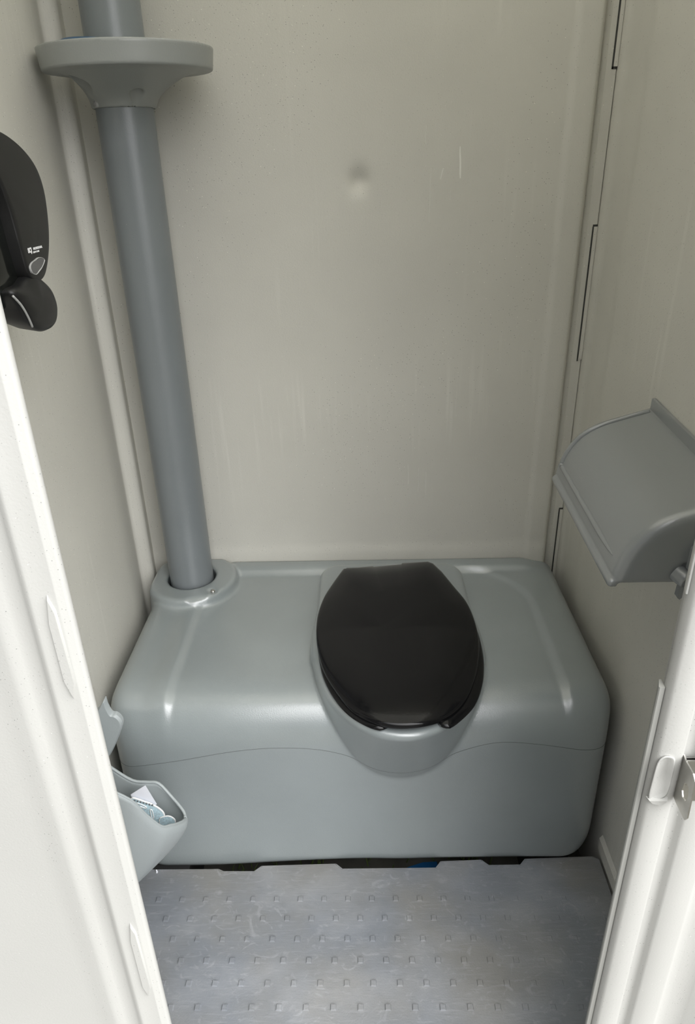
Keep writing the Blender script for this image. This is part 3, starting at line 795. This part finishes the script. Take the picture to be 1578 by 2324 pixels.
# ------------------------------------------------------------------ corner urinal on the left wall
ur = thing('urinal', (0.0, -0.66, 0.06), 'light grey scoop urinal on the left wall beside the tank front', 'urinal')
rimpts = [(0.0, -0.590, 0.405), (0.030, -0.595, 0.385), (0.0617, -0.600, 0.3548), (0.0946, -0.600, 0.3231), (0.120, -0.598, 0.3165), (0.1414, -0.600, 0.3149), (0.164, -0.610, 0.293), (0.1865, -0.628, 0.2800), (0.1935, -0.640, 0.2760),
          (0.1945, -0.656, 0.2850), (0.190, -0.676, 0.3020), (0.185, -0.692, 0.3180), (0.177, -0.710, 0.3370), (0.163, -0.727, 0.385), (0.149, -0.740, 0.433), (0.110, -0.748, 0.470), (0.05, -0.750, 0.495), (0.0, -0.750, 0.50)]
rim_ = catmull(rimpts, 4, closed=False)
NR = len(rim_); NSS = 14
V = []; F = []
for i, p in enumerate(rim_):
    fy = (p[1] + 0.59) / (-0.16)
    B = np.array([0.001, -0.620 - 0.09 * fy, 0.055])
    C1 = np.array([p[0] * 1.0 + 0.022 * min(1, p[0] / 0.19) ** 3, p[1] * 0.97 + B[1] * 0.03, p[2] - 0.030])
    C2 = np.array([0.30 * p[0] + 0.012, 0.5 * (p[1] + B[1]), 0.125 + 0.18 * (p[2] - 0.26) - 0.03])
    for j in range(NSS):
        t = j / (NSS - 1)
        V.append((1 - t) ** 3 * p + 3 * (1 - t) ** 2 * t * C1 + 3 * (1 - t) * t * t * C2 + t ** 3 * B)
for i in range(NR - 1):
    for j in range(NSS - 1):
        F.append((i * NSS + j, (i + 1) * NSS + j, (i + 1) * NSS + j + 1, i * NSS + j + 1))
bowl = link_mesh('bowl', V, F, 'urinal', ur, smooth=True)
md = bowl.modifiers.new('wall_thickness', 'SOLIDIFY'); md.thickness = 0.0035; md.offset = 0.0
link_mesh('rim', *tube([tuple(p) for p in rim_[:34]], 0.0028, 8), 'urinal', ur, smooth=True)
link_mesh('rim', *tube([tuple(p) for p in rim_[33:]], 0.0020, 8), 'urinal', ur, smooth=True)
gd = catmull([(0.0, 0.455), (0.035, 0.462), (0.059, 0.481), (0.0717, 0.5005), (0.0735, 0.486), (0.0785, 0.4690), (0.0860, 0.4665), (0.0925, 0.4580), (0.0939, 0.4458), (0.0880, 0.4280), (0.0694, 0.3895), (0.0542, 0.3664), (0.03, 0.350), (0.0, 0.345)], 4)
link_mesh('splash_guard', *loft([[(p[0], -0.580, p[1]) for p in gd], [(p[0], -0.588, p[1]) for p in gd], [(0.045 + (p[0] - 0.045) * 0.93, -0.592, 0.42 + (p[1] - 0.42) * 0.95) for p in gd]]), 'urinal', ur, angle=40)
link_mesh('guard_web', *prism([(-0.592, 0.46), (-0.592, 0.36), (-0.750, 0.48), (-0.740, 0.54)], 0, 0.0, 0.006), 'urinal', ur)

# litter in the urinal bowl
def sheet(name, pts, y, th, mat, tilt=0.0, zc=0.0):
    return prism(pts, 1, y - th, y)
DZ = 0.0215
mat1 = [(0.1288 - 0.024, 0.3415), (0.1120, 0.3405), (0.1230, 0.3355), (0.1370, 0.3290), (0.1490, 0.3200), (0.1560, 0.3110), (0.1575, 0.3020), (0.1540, 0.2930), (0.1450, 0.2860), (0.1250, 0.2750), (0.1050, 0.2800), (0.0980, 0.3050), (0.1000, 0.3300)]
def lean(vf, zpiv, ang, y0):
    v, f = vf
    out = []
    for x, y, z in v:
        out.append((x, y0 + (y - y0) + (z - zpiv) * math.tan(ang), z))
    return out, f
mt = link_mesh('urinal_mat', *lean(prism([(p[0], p[1] - DZ) for p in catmull(mat1, 4)], 1, -0.6435, -0.6410), 0.28, 0.12, -0.642), 'matblue')
tag(mt, 'pale blue mat with slots and white edging, larger one in the urinal', 'mat')
c1 = catmull(mat1, 4)
v, f = lean(tube([(p[0], -0.6422, p[1] - DZ) for p in c1] + [(c1[0][0], -0.6422, c1[0][1] - DZ)], 0.0016, 8, up=(0, 1, 0)), 0.28, 0.12, -0.642)
link_mesh('edging', v, f, 'white', mt, smooth=True)
for pl_ in ([(0.112, 0.333), (0.122, 0.3285), (0.1285, 0.3235), (0.1265, 0.3215), (0.118, 0.325), (0.1095, 0.3290)], [(0.1345, 0.318), (0.1375, 0.317), (0.1385, 0.308), (0.1385, 0.300), (0.1350, 0.300), (0.1345, 0.310)]):
    cc = catmull([(p[0], p[1] - DZ) for p in pl_], 4)
    v, f = lean(tube([(p[0], -0.6440, p[1]) for p in cc] + [(cc[0][0], -0.6440, cc[0][1])], 0.0010, 6, up=(0, 1, 0)), 0.28, 0.12, -0.642)
    link_mesh('slot', v, f, 'white', mt, smooth=True)
for k in range(7):
    x = 0.1080 + 0.0050 * k; z = 0.3400 - 0.0018 * k - DZ
    v, f = lean(box(x, x + 0.0030, -0.6445, -0.6425, z - 0.0030, z), 0.28, 0.12, -0.642)
    link_mesh('notch', v, f, 'pipe', mt)
mat2 = [(0.1500, 0.2780), (0.1570, 0.2830), (0.1660, 0.2845), (0.1730, 0.2810), (0.1770, 0.2730), (0.1720, 0.2560), (0.1600, 0.2480), (0.1500, 0.2600)]
m2o = link_mesh('urinal_mat', *lean(prism([(p[0], p[1]) for p in catmull(mat2, 4)], 1, -0.6500, -0.6475), 0.25, 0.10, -0.648), 'matblue')
tag(m2o, 'small pale blue mat piece nearest the urinal nose', 'mat')
c2_ = catmull(mat2, 4)
v, f = lean(tube([(p[0], -0.6490, p[1]) for p in c2_] + [(c2_[0][0], -0.6490, c2_[0][1])], 0.0012, 8, up=(0, 1, 0)), 0.25, 0.10, -0.648)
link_mesh('edging', v, f, 'white', m2o, smooth=True)
tag(link_mesh('paper_piece', *lean(prism([(0.1010, 0.3225), (0.1290, 0.3415), (0.1450, 0.3015), (0.1280, 0.2835), (0.1050, 0.2935)], 1, -0.6375, -0.6370), 0.28, 0.14, -0.637), 'paper'),
    'white triangle of paper standing behind the blue mat in the urinal', 'paper')

# ------------------------------------------------------------------ things seen through the gap behind the floor
blades = []
for k in range(70):
    x = random.uniform(0.20, 0.80); y = random.uniform(-0.50, -0.40)
    hgt = random.uniform(0.03, 0.08); dx = random.uniform(-0.03, 0.03); dy = random.uniform(-0.03, 0.01); w = 0.0013
    blades.append(([(x - w, y, -0.130), (x + w, y, -0.130), (x + w * 0.8 + dx * .5, y + dy * .4, -0.130 + hgt * .7), (x - w * .8 + dx * .5, y + dy * .4, -0.130 + hgt * .7), (x + dx, y + dy, -0.130 + hgt)],
                   [(0, 1, 2, 3), (3, 2, 4)]))
g = link_mesh('grass', *merge(blades), 'grass')
tag(g, 'grass blades showing in the dark gap between tank and floor', 'grass'); g['kind'] = 'stuff'
wr = catmull([(0.585, -0.462), (0.610, -0.452), (0.640, -0.442), (0.672, -0.440), (0.671, -0.475), (0.640, -0.478), (0.61, -0.475)], 2)
tag(link_mesh('wrapper', *loft([[(p[0], p[1], -0.128) for p in wr], [(p[0], p[1], -0.110 + 0.003 * math.sin(p[0] * 200)) for p in wr]]), 'wrap'), 'blue wrapper lying on the ground below the floor gap', 'wrapper')
tag(link_mesh('paper_scrap', *loft([[(0.0760, -0.5425, 0.0), (0.0800, -0.5425, 0.0), (0.0795, -0.5465, 0.0), (0.0765, -0.5455, 0.0)], [(0.0765, -0.5425, 0.007), (0.0790, -0.5428, 0.006), (0.0785, -0.5445, 0.005), (0.0770, -0.5440, 0.006)]]), 'paper'),
    'tiny white scrap on the floor at the tank\'s left foot', 'scrap')
